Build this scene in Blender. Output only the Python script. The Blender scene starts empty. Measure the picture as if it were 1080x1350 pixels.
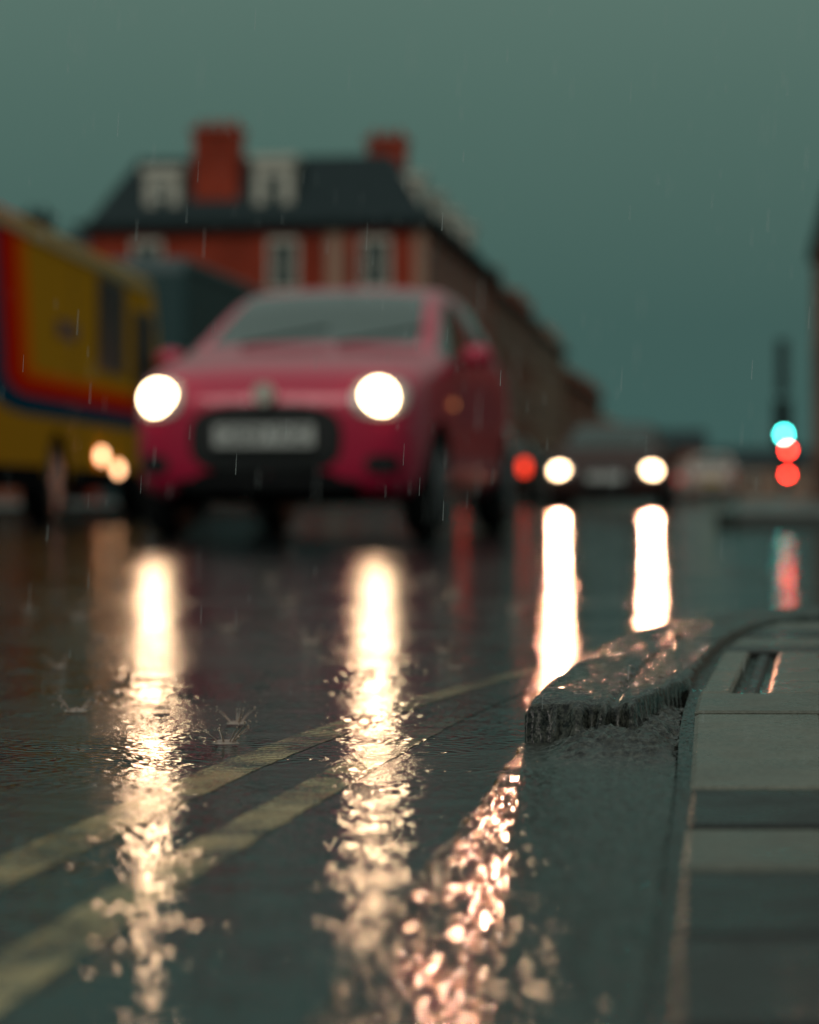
import bpy, bmesh, math, random
from mathutils import Vector, Matrix, noise
from mathutils.bvhtree import BVHTree
random.seed(7)
scn = bpy.context.scene
COL = scn.collection
R = math.radians

# ------------------------------------------------------------------ materials
def newmat(name):
    m = bpy.data.materials.new(name); m.use_nodes = True
    nt = m.node_tree
    return m, nt, nt.nodes, nt.links, nt.nodes["Principled BSDF"]

def mat(name, col, rough=0.5, metal=0.0, coat=0.0, emit=None, es=0.0, spec=0.5, var=0.0, vscale=6.0, bump=0.0, bscale=40.0, trans=0.0):
    m, nt, N, L, P = newmat(name)
    P.inputs['Base Color'].default_value = (*col, 1)
    P.inputs['Roughness'].default_value = rough
    P.inputs['Metallic'].default_value = metal
    P.inputs['Coat Weight'].default_value = coat
    P.inputs['Coat Roughness'].default_value = 0.06
    P.inputs['Specular IOR Level'].default_value = spec
    P.inputs['Transmission Weight'].default_value = trans
    if emit:
        P.inputs['Emission Color'].default_value = (*emit, 1)
        P.inputs['Emission Strength'].default_value = es
    if var > 0 or bump > 0:
        tc = N.new('ShaderNodeTexCoord')
        n = N.new('ShaderNodeTexNoise'); n.inputs['Scale'].default_value = vscale; n.inputs['Detail'].default_value = 5
        L.new(tc.outputs['Object'], n.inputs['Vector'])
        if var > 0:
            mx = N.new('ShaderNodeMix'); mx.data_type = 'RGBA'
            mx.inputs[6].default_value = (*[c*(1-var) for c in col], 1)
            mx.inputs[7].default_value = (*[min(1, c*(1+var)) for c in col], 1)
            L.new(n.outputs['Fac'], mx.inputs[0]); L.new(mx.outputs[2], P.inputs['Base Color'])
        if bump > 0:
            n2 = N.new('ShaderNodeTexNoise'); n2.inputs['Scale'].default_value = bscale
            L.new(tc.outputs['Object'], n2.inputs['Vector'])
            b = N.new('ShaderNodeBump'); b.inputs['Distance'].default_value = bump; b.inputs['Strength'].default_value = 1
            L.new(n2.outputs['Fac'], b.inputs['Height']); L.new(b.outputs['Normal'], P.inputs['Normal'])
    return m

def mnode(N, L, op, a, b=None, c=None, clamp=False):
    n = N.new('ShaderNodeMath'); n.operation = op; n.use_clamp = clamp
    for i, v in enumerate((a, b, c)):
        if v is None: continue
        if isinstance(v, (int, float)): n.inputs[i].default_value = v
        else: L.new(v, n.inputs[i])
    return n.outputs[0]

def nz(N, L, vec, scale, detail=2, rough=0.5):
    n = N.new('ShaderNodeTexNoise'); n.inputs['Scale'].default_value = scale
    n.inputs['Detail'].default_value = detail; n.inputs['Roughness'].default_value = rough
    L.new(vec, n.inputs['Vector']); return n.outputs['Fac']

def facets(N, L, vec, normal, size, kx, ky):
    """tilt the normal per small mineral facet: wet grit glinting"""
    vo = N.new('ShaderNodeTexVoronoi'); vo.voronoi_dimensions = '2D'; vo.inputs['Scale'].default_value = 1.0/size
    L.new(vec, vo.inputs['Vector'])
    s = N.new('ShaderNodeVectorMath'); s.operation = 'SUBTRACT'; L.new(vo.outputs['Color'], s.inputs[0]); s.inputs[1].default_value = (.5, .5, .5)
    m = N.new('ShaderNodeVectorMath'); m.operation = 'MULTIPLY'; L.new(s.outputs[0], m.inputs[0]); m.inputs[1].default_value = (kx, ky, 0)
    a = N.new('ShaderNodeVectorMath'); a.operation = 'ADD'; L.new(normal, a.inputs[0]); L.new(m.outputs[0], a.inputs[1])
    n = N.new('ShaderNodeVectorMath'); n.operation = 'NORMALIZE'; L.new(a.outputs[0], n.inputs[0])
    return n.outputs[0]

def water_bump(N, L, vec, waves=1.0, grain=1.0):
    """height in metres: wind ripples + rain rings + asphalt grain"""
    mp = N.new('ShaderNodeMapping'); L.new(vec, mp.inputs['Vector'])
    mp.inputs['Scale'].default_value = (0.6, 1.0, 1.0)
    v = mp.outputs['Vector']
    h = mnode(N, L, 'MULTIPLY', nz(N, L, v, 18, 1), 0.0010*waves)
    h = mnode(N, L, 'ADD', h, mnode(N, L, 'MULTIPLY', nz(N, L, v, 125, 1), 0.00066*waves))
    puddle = N.new('ShaderNodeMapRange'); puddle.inputs[1].default_value = 0.42; puddle.inputs[2].default_value = 0.6
    L.new(nz(N, L, vec, 2.3, 3), puddle.inputs[0])
    g = mnode(N, L, 'MULTIPLY', nz(N, L, vec, 330, 2), 0.00028*grain)
    g = mnode(N, L, 'MULTIPLY', g, mnode(N, L, 'ADD', puddle.outputs[0], 0.15))
    h = mnode(N, L, 'ADD', h, g)
    for sc, k, off in ((6.5, 62.0, 0.0), (9.0, 50.0, 3.7)):
        mo = N.new('ShaderNodeMapping'); mo.inputs['Location'].default_value = (off, off*1.3, 0); L.new(vec, mo.inputs['Vector'])
        vo = N.new('ShaderNodeTexVoronoi'); vo.voronoi_dimensions = '2D'; vo.inputs['Scale'].default_value = sc
        L.new(mo.outputs['Vector'], vo.inputs['Vector'])
        d = vo.outputs['Distance']
        s = mnode(N, L, 'SINE', mnode(N, L, 'MULTIPLY', d, k))
        fall = mnode(N, L, 'SUBTRACT', 1.0, mnode(N, L, 'MULTIPLY', d, 2.6), clamp=True)
        ring = mnode(N, L, 'MULTIPLY', mnode(N, L, 'MULTIPLY', s, fall), 0.00030*waves)
        h = mnode(N, L, 'ADD', h, ring)
    return h, puddle.outputs[0]

def road_material(line=False):
    m, nt, N, L, P = newmat('worn_yellow_paint' if line else 'wet_asphalt')
    tc = N.new('ShaderNodeTexCoord'); v = tc.outputs['Object']
    h, pud = water_bump(N, L, v)
    b = N.new('ShaderNodeBump'); b.inputs['Distance'].default_value = 1; b.inputs['Strength'].default_value = 1
    L.new(h, b.inputs['Height'])
    L.new(b.outputs['Normal'], P.inputs['Normal'])
    cr = N.new('ShaderNodeValToRGB'); L.new(nz(N, L, v, 260, 3, .7), cr.inputs[0])
    cr.color_ramp.elements[0].position = .35; cr.color_ramp.elements[0].color = (.006, .011, .013, 1)
    cr.color_ramp.elements[1].position = .75; cr.color_ramp.elements[1].color = (.030, .040, .042, 1)
    if line:
        at = N.new('ShaderNodeAttribute'); at.attribute_name = 'wear'
        mixn = mnode(N, L, 'ADD', mnode(N, L, 'MULTIPLY', nz(N, L, v, 300, 4, .85), .75), mnode(N, L, 'MULTIPLY', nz(N, L, v, 16, 4), .45))
        k = mnode(N, L, 'MULTIPLY', mnode(N, L, 'SUBTRACT', mixn, .54), 9.0, clamp=True)
        k = mnode(N, L, 'MULTIPLY', k, at.outputs['Fac'])
        mx = N.new('ShaderNodeMix'); mx.data_type = 'RGBA'
        L.new(k, mx.inputs[0]); L.new(cr.outputs[0], mx.inputs[6]); mx.inputs[7].default_value = (.66, .49, .24, 1)
        L.new(mx.outputs[2], P.inputs['Base Color'])
    else:
        L.new(cr.outputs[0], P.inputs['Base Color'])
    rr = N.new('ShaderNodeMapRange'); rr.inputs[3].default_value = .035; rr.inputs[4].default_value = .13
    L.new(pud, rr.inputs[0]); L.new(rr.outputs[0], P.inputs['Roughness'])
    P.inputs['IOR'].default_value = 1.36
    return m

def stone_material(name='wet_kerb_stone', lo=(.004, .006, .006), hi=(.085, .088, .072), g1=.0010, g2=.0009, rough=.14, fk=None, fs=.0022):
    m, nt, N, L, P = newmat(name)
    tc = N.new('ShaderNodeTexCoord'); v = tc.outputs['Object']
    h = mnode(N, L, 'MULTIPLY', nz(N, L, v, 240, 2, .6), g1)
    h = mnode(N, L, 'ADD', h, mnode(N, L, 'MULTIPLY', nz(N, L, v, 80, 2), g2))
    b = N.new('ShaderNodeBump'); b.inputs['Distance'].default_value = 1; b.inputs['Strength'].default_value = 1
    L.new(h, b.inputs['Height'])
    nrm = b.outputs['Normal']
    if fk: nrm = facets(N, L, v, nrm, fs, *fk)
    L.new(nrm, P.inputs['Normal'])
    cr = N.new('ShaderNodeValToRGB'); L.new(nz(N, L, v, 190, 5, .75), cr.inputs[0])
    cr.color_ramp.elements[0].position = .42; cr.color_ramp.elements[0].color = (*lo, 1)
    cr.color_ramp.elements[1].position = .66; cr.color_ramp.elements[1].color = (*hi, 1)
    L.new(cr.outputs[0], P.inputs['Base Color'])
    rr = N.new('ShaderNodeMapRange'); rr.inputs[1].default_value = .35; rr.inputs[2].default_value = .65
    rr.inputs[3].default_value = rough*.7; rr.inputs[4].default_value = rough*1.6
    L.new(nz(N, L, v, 35, 3), rr.inputs[0]); L.new(rr.outputs[0], P.inputs['Roughness'])
    P.inputs['IOR'].default_value = 1.33
    return m

def paver_material():
    m, nt, N, L, P = newmat('wet_paving')
    tc = N.new('ShaderNodeTexCoord'); v = tc.outputs['Object']
    at = N.new('ShaderNodeAttribute'); at.attribute_name = 'blockcol'
    h = mnode(N, L, 'MULTIPLY', nz(N, L, v, 300, 3, .6), .0009)
    h = mnode(N, L, 'ADD', h, mnode(N, L, 'MULTIPLY', nz(N, L, v, 40, 2), .0012))
    b = N.new('ShaderNodeBump'); b.inputs['Distance'].default_value = 1; b.inputs['Strength'].default_value = 1
    L.new(h, b.inputs['Height'])
    L.new(facets(N, L, v, b.outputs['Normal'], .0028, .30, .15), P.inputs['Normal'])
    k = mnode(N, L, 'ADD', mnode(N, L, 'MULTIPLY', nz(N, L, v, 220, 4, .7), 1.2), mnode(N, L, 'MULTIPLY', nz(N, L, v, 12, 3), .6))
    mx = N.new('ShaderNodeMix'); mx.data_type = 'RGBA'; mx.blend_type = 'MULTIPLY'; mx.inputs[0].default_value = 1
    L.new(at.outputs['Color'], mx.inputs[6])
    cb = N.new('ShaderNodeCombineColor')
    for i in range(3): L.new(k, cb.inputs[i])
    L.new(cb.outputs[0], mx.inputs[7]); L.new(mx.outputs[2], P.inputs['Base Color'])
    rr = N.new('ShaderNodeMapRange'); rr.inputs[1].default_value = .35; rr.inputs[2].default_value = .65
    rr.inputs[3].default_value = .18; rr.inputs[4].default_value = .42
    L.new(nz(N, L, v, 18, 4), rr.inputs[0]); L.new(rr.outputs[0], P.inputs['Roughness'])
    P.inputs['IOR'].default_value = 1.36
    return m

def brick_material(name, c1, c2, mortar):
    m, nt, N, L, P = newmat(name)
    tc = N.new('ShaderNodeTexCoord')
    sp = N.new('ShaderNodeSeparateXYZ'); L.new(tc.outputs['Object'], sp.inputs[0])
    cb = N.new('ShaderNodeCombineXYZ')
    L.new(mnode(N, L, 'ADD', sp.outputs[0], sp.outputs[1]), cb.inputs[0]); L.new(sp.outputs[2], cb.inputs[1])
    br = N.new('ShaderNodeTexBrick'); L.new(cb.outputs[0], br.inputs['Vector'])
    br.inputs['Color1'].default_value = (*c1, 1); br.inputs['Color2'].default_value = (*c2, 1); br.inputs['Mortar'].default_value = (*mortar, 1)
    br.inputs['Scale'].default_value = 1; br.inputs['Brick Width'].default_value = .23; br.inputs['Row Height'].default_value = .075
    br.inputs['Mortar Size'].default_value = .008
    mx = N.new('ShaderNodeMix'); mx.data_type = 'RGBA'; mx.blend_type = 'MULTIPLY'; mx.inputs[0].default_value = .7
    cr = N.new('ShaderNodeValToRGB'); L.new(nz(N, L, tc.outputs['Object'], .7, 4), cr.inputs[0])
    cr.color_ramp.elements[0].color = (.4, .4, .4, 1); cr.color_ramp.elements[1].color = (1, 1, 1, 1)
    cr.color_ramp.elements[0].position = .3; cr.color_ramp.elements[1].position = .65
    L.new(br.outputs['Color'], mx.inputs[6]); L.new(cr.outputs[0], mx.inputs[7]); L.new(mx.outputs[2], P.inputs['Base Color'])
    P.inputs['Roughness'].default_value = .8; P.inputs['Specular IOR Level'].default_value = .1
    return m

def van_livery():
    m, nt, N, L, P = newmat('van_livery')
    tc = N.new('ShaderNodeTexCoord'); sp = N.new('ShaderNodeSeparateXYZ'); L.new(tc.outputs['Object'], sp.inputs[0])
    a = mnode(N, L, 'MAXIMUM', mnode(N, L, 'MULTIPLY', mnode(N, L, 'SUBTRACT', 2.05, sp.outputs[1]), .23), 0)
    c = mnode(N, L, 'MAXIMUM', mnode(N, L, 'SUBTRACT', 1.25, sp.outputs[2]), 0)
    a = mnode(N, L, 'MAXIMUM', mnode(N, L, 'SUBTRACT', a, mnode(N, L, 'MULTIPLY', mnode(N, L, 'MAXIMUM', mnode(N, L, 'SUBTRACT', sp.outputs[2], 1.25), 0), .06)), 0)
    d = mnode(N, L, 'POWER', mnode(N, L, 'ADD', mnode(N, L, 'POWER', a, 3.0), mnode(N, L, 'POWER', c, 3.0)), .3333)
    cr = N.new('ShaderNodeValToRGB'); cr.color_ramp.interpolation = 'CONSTANT'
    E = cr.color_ramp.elements
    E[0].position = 0; E[0].color = (.62, .28, .020, 1)
    E[1].position = .04; E[1].color = (.90, .15, .004, 1)
    for p, col in ((.12, (.75, .018, .004, 1)), (.25, (.005, .06, .11, 1)), (.40, (.56, .25, .018, 1))):
        e = E.new(p); e.color = col
    L.new(d, cr.inputs[0]); L.new(cr.outputs[0], P.inputs['Base Color'])
    P.inputs['Roughness'].default_value = .6; P.inputs['Specular IOR Level'].default_value = 0.0
    return m

M_road = road_material(); M_line = road_material(True); M_paver = paver_material()
M_stone = stone_material(fk=(.3, .2))
M_stone_near = stone_material('wet_worn_kerb_stone', (.004, .007, .007), (.070, .076, .064), .00012, .00030, .05, fk=(.66, .32), fs=.0024)
M_bed = stone_material('wet_joint_sand', (.006, .007, .007), (.03, .03, .027), .0003, .0004, .06, fk=(.9, .30), fs=.0022)
M_brick = brick_material('red_brick', (.54, .066, .030), (.42, .044, .022), (.28, .09, .06))
M_brick2 = brick_material('brown_brick', (.34, .10, .058), (.26, .08, .045), (.22, .12, .09))
M_brick3 = brick_material('buff_brick', (.44, .25, .17), (.36, .20, .14), (.32, .22, .17))
M_slate = mat('slate_roof', (.022, .038, .042), .8, var=.35, vscale=3, spec=.25)
M_white = mat('white_painted_wood', (.62, .58, .50), .5, var=.1)
M_stonetrim = mat('stone_trim', (.42, .24, .17), .7, var=.15)
M_trim2 = mat('weathered_trim', (.28, .15, .10), .8, var=.3)
M_glassw = mat('window_glass', (.03, .05, .055), .08, spec=.8)
M_dark = mat('dark_plastic', (.012, .012, .014), .5)
M_matt = mat('matt_black_underbody', (.010, .010, .011), .9, spec=0.0)
M_black = mat('black_trim', (.008, .008, .009), .35)
M_rubber = mat('tyre_rubber', (.015, .015, .016), .7, bump=.002, bscale=60, spec=.2)
M_alloy = mat('alloy', (.20, .21, .22), .5, metal=.5)
M_chrome = mat('chrome', (.8, .75, .75), .2, metal=.6)
M_cglass = mat('car_glass', (.016, .06, .05), .05, spec=.8, coat=.3)
M_cglass2 = mat('dark_car_glass', (.01, .035, .03), .1, spec=.45)
M_pink = mat('red_car_paint', (.55, .005, .055), .33, metal=.1, coat=.6, var=.06, vscale=2)
M_maroon = mat('dark_red_car_paint', (.055, .022, .018), .5, coat=.0, spec=.1)
M_grey = mat('grey_car_paint', (.05, .03, .025), .45, spec=.2)
M_whitecar = mat('white_car_paint', (.5, .40, .35), .4, coat=.3)
M_plate = mat('number_plate_white', (.62, .62, .60), .4)
M_platey = mat('number_plate_yellow', (.6, .42, .03), .4)
M_lens = mat('lamp_lens', (.35, .35, .36), .1, coat=1)
M_head = mat('headlamp_lit', (.9, .9, .9), .2, emit=(1, .72, .42), es=20)
M_head2 = mat('headlamp_lit_warm', (.9, .9, .9), .2, emit=(1, .66, .38), es=18)
M_redlamp = mat('tail_lamp_lit', (.4, .01, .01), .2, emit=(1, .05, .02), es=3.0)
M_reddull = mat('tail_lamp_red', (.35, .01, .01), .2, emit=(1, .04, .02), es=.5)
M_redoff = mat('tail_lamp_off', (.35, .01, .01), .2)
M_amber = mat('amber_lamp', (.7, .2, .02), .2, emit=(1, .42, .15), es=1.0)
M_amberhi = mat('amber_stand_in_lit', (.7, .4, .2), .2, emit=(1, .50, .25), es=7)  # for the stand-in lights added low on the van
M_sigred = mat('signal_red_lit', (.4, .01, .01), .2, emit=(1, .035, .02), es=60)
M_siggreen = mat('signal_green_lit', (.01, .3, .3), .2, emit=(.08, 1, .85), es=34)
M_sigoff = mat('signal_lens_off', (.03, .02, .015), .2)
M_steel = mat('galvanised_steel', (.03, .045, .05), .5, metal=.4)
M_ground = mat('ground_earth', (.05, .06, .05), .9, var=.3)
M_pave2 = mat('far_paving', (.07, .075, .07), .4, var=.25, vscale=2, bump=.002, bscale=20)
M_cream = mat('cream_roof', (.50, .36, .16), .5)
M_teal = mat('teal_truck_paint', (.015, .055, .06), .5, var=.1)

# ------------------------------------------------------------------ mesh helpers
def empty(name, loc=(0, 0, 0), rz=0):
    o = bpy.data.objects.new(name, None); COL.objects.link(o); o.location = loc; o.rotation_euler = (0, 0, rz); o.empty_display_size = .3
    return o

def mesh(name, verts, faces, mats, parent=None, idx=None, smooth=False):
    me = bpy.data.meshes.new(name); me.from_pydata([tuple(v) for v in verts], [], faces); me.update()
    for m in (mats if isinstance(mats, (list, tuple)) else [mats]): me.materials.append(m)
    if idx: me.polygons.foreach_set('material_index', idx)
    if smooth: me.polygons.foreach_set('use_smooth', [True]*len(me.polygons))
    o = bpy.data.objects.new(name, me); COL.objects.link(o)
    if parent: o.parent = parent
    return o

def from_bm(name, bm, m, parent=None, smooth=False):
    bmesh.ops.recalc_face_normals(bm, faces=bm.faces)
    me = bpy.data.meshes.new(name); bm.to_mesh(me); bm.free()
    for mm in (m if isinstance(m, (list, tuple)) else [m]): me.materials.append(mm)
    if smooth: me.polygons.foreach_set('use_smooth', [True]*len(me.polygons))
    o = bpy.data.objects.new(name, me); COL.objects.link(o)
    if parent: o.parent = parent
    return o

def bm_box(bm, x0, x1, y0, y1, z0, z1):
    ret = bmesh.ops.create_cube(bm, size=1, matrix=Matrix.Translation(((x0+x1)/2, (y0+y1)/2, (z0+z1)/2)) @ Matrix.Diagonal((x1-x0, y1-y0, z1-z0, 1)))
    return ret['verts']

def box(name, x0, x1, y0, y1, z0, z1, m, parent=None, bevel=0.0):
    bm = bmesh.new(); bm_box(bm, x0, x1, y0, y1, z0, z1)
    if bevel > 0: bmesh.ops.bevel(bm, geom=bm.edges[:], offset=bevel, segments=3, affect='EDGES', profile=.6)
    return from_bm(name, bm, m, parent, smooth=False)

def boxes(name, lst, m, parent=None):
    bm = bmesh.new()
    for b in lst: bm_box(bm, *b)
    return from_bm(name, bm, m, parent)

def cyl(name, c, r, depth, axis, m, parent=None, seg=32, bevel=0.0, r2=None):
    bm = bmesh.new()
    rot = {'x': Matrix.Rotation(R(90), 4, 'Y'), 'y': Matrix.Rotation(R(90), 4, 'X'), 'z': Matrix.Identity(4)}[axis]
    bmesh.ops.create_cone(bm, cap_ends=True, segments=seg, radius1=r, radius2=r if r2 is None else r2, depth=depth, matrix=Matrix.Translation(c) @ rot)
    if bevel > 0:
        ed = [e for e in bm.edges if len(e.link_faces) == 2 and any(len(f.verts) > 4 for f in e.link_faces)]
        bmesh.ops.bevel(bm, geom=ed, offset=bevel, segments=3, affect='EDGES')
    return from_bm(name, bm, m, parent, smooth=False)

def ellipsoid(name, c, s, m, parent=None, seg=24):
    bm = bmesh.new()
    bmesh.ops.create_uvsphere(bm, u_segments=seg, v_segments=seg//2, radius=1, matrix=Matrix.Translation(c) @ Matrix.Diagonal((*s, 1)))
    return from_bm(name, bm, m, parent, smooth=True)

def wheel(parent, name, x, y, r, w, side):
    """side = +1 outward +x"""
    cyl(name+'_tyre', (x, y, r), r, w, 'x', M_rubber, parent, 40, bevel=.035)
    xo = x + side*(w/2+.004)
    cyl(name+'_rim', (xo-side*.01, y, r), r*.66, .03, 'x', M_black, parent, 32)
    bm = bmesh.new()
    for k in range(5):
        a = k*2*math.pi/5 + .3
        M = Matrix.Translation((xo+side*.008, y, r)) @ Matrix.Rotation(a, 4, 'X') @ Matrix.Translation((0, 0, r*.33)) @ Matrix.Diagonal((.018, .055, r*.62, 1))
        bmesh.ops.create_cube(bm, size=1, matrix=M)
    from_bm(name+'_spokes', bm, M_alloy, parent)
    cyl(name+'_hub', (xo+side*.012, y, r), .045, .03, 'x', M_alloy, parent, 20)
    bm = bmesh.new()
    n = 40; vs = []
    for rr, dx in ((r*.66, 0.0), (r*.60, .018)):
        vs.append([bm.verts.new((xo+side*dx, y+rr*math.cos(2*math.pi*i/n), r+rr*math.sin(2*math.pi*i/n))) for i in range(n)])
    for i in range(n): bm.faces.new((vs[0][i], vs[0][(i+1) % n], vs[1][(i+1) % n], vs[1][i]))
    from_bm(name+'_rim_lip', bm, M_alloy, parent)

HATCH = [
 (0.00,.31,.53,.50,.64,.47,.37,.68,.70,'H'), (0.05,.23,.66,.50,.73,.60,.49,.77,.79,'H'), (0.16,.19,.745,.52,.81,.69,.58,.855,.88,'H'),
 (0.40,.18,.785,.55,.88,.74,.63,.925,.955,'H'), (0.80,.18,.80,.58,.93,.76,.67,.98,1.01,'H'), (1.02,.18,.80,.60,.96,.765,.70,1.01,1.04,'W'),
 (1.40,.18,.80,.60,.97,.765,.64,1.22,1.26,'W'), (1.72,.18,.80,.60,.98,.765,.585,1.38,1.42,'R'), (2.08,.18,.80,.60,.99,.765,.57,1.43,1.465,'P'),
 (2.18,.18,.80,.60,.99,.765,.57,1.435,1.47,'R'), (2.85,.18,.80,.60,1.0,.76,.56,1.42,1.455,'P'), (3.08,.20,.79,.60,1.0,.75,.55,1.39,1.43,'B'),
 (3.36,.24,.76,.62,1.0,.70,.58,1.06,1.10,'T'), (3.46,.28,.72,.60,.90,.66,.58,.94,.96,'T'), (3.52,.34,.62,.60,.76,.56,.46,.80,.82,'T')]
SALOON = [
 (0.00,.28,.58,.46,.58,.52,.42,.62,.63,'H'), (0.06,.22,.72,.46,.64,.66,.55,.68,.70,'H'), (0.20,.18,.82,.48,.70,.76,.66,.74,.76,'H'),
 (0.60,.17,.86,.52,.78,.81,.70,.83,.86,'H'), (1.15,.17,.87,.55,.87,.83,.74,.92,.95,'H'), (1.32,.17,.87,.56,.90,.83,.75,.95,.97,'W'),
 (1.75,.17,.87,.56,.91,.83,.68,1.19,1.22,'W'), (2.10,.17,.87,.56,.92,.82,.60,1.35,1.38,'R'), (2.50,.17,.87,.56,.93,.82,.58,1.39,1.42,'P'),
 (2.60,.17,.87,.56,.93,.82,.58,1.39,1.42,'R'), (3.15,.17,.87,.56,.94,.82,.58,1.35,1.38,'B'), (3.70,.18,.87,.56,.95,.81,.66,1.06,1.09,'T'),
 (4.20,.22,.84,.56,.92,.78,.70,.98,1.0,'T'), (4.36,.26,.78,.56,.84,.72,.62,.90,.92,'T'), (4.42,.32,.66,.54,.70,.60,.50,.75,.76,'T')]

def patch(name, bvh, direction, cx, cz, hx, hz, off, m, parent, power=2.6, nu=14, nv=10):
    """rounded patch laid on the body: direction front/rear/left/right"""
    vs, fs = [], []
    for j in range(nv+1):
        for i in range(nu+1):
            u = -1+2*i/nu; v = -1+2*j/nv
            mxv = max(abs(u), abs(v)); l = (abs(u)**power+abs(v)**power)**(1/power)
            k = mxv/l if l > 1e-6 else 0
            a = cx+hx*u*k; b = cz+hz*v*k
            if direction == 'front': o, d = Vector((a, -3, b)), Vector((0, 1, 0))
            elif direction == 'rear': o, d = Vector((a, 9, b)), Vector((0, -1, 0))
            elif direction == 'right': o, d = Vector((3, a, b)), Vector((-1, 0, 0))
            else: o, d = Vector((-3, a, b)), Vector((1, 0, 0))
            h = bvh.ray_cast(o, d)[0]
            if h is None: h = vs[-1] + d*off if vs else o + d*3
            vs.append(Vector(h)-d*off)
    for j in range(nv):
        for i in range(nu):
            q = j*(nu+1)+i; fs.append((q, q+1, q+nu+2, q+nu+1))
    return mesh(name, vs, fs, m, parent, smooth=True)

def headlight_beam(parent, x, y, z, power, col, r=.075):
    ld = bpy.data.lights.new('headlight_beam', 'SPOT'); ld.energy = power; ld.color = col; ld.spot_size = R(42); ld.spot_blend = .7; ld.shadow_soft_size = r
    lo = bpy.data.objects.new('headlight_beam', ld); COL.objects.link(lo); lo.parent = parent
    lo.location = (x, y, z); lo.rotation_euler = (R(-90+1), 0, R(5))   # aims along -y, slightly down
    return lo

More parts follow.
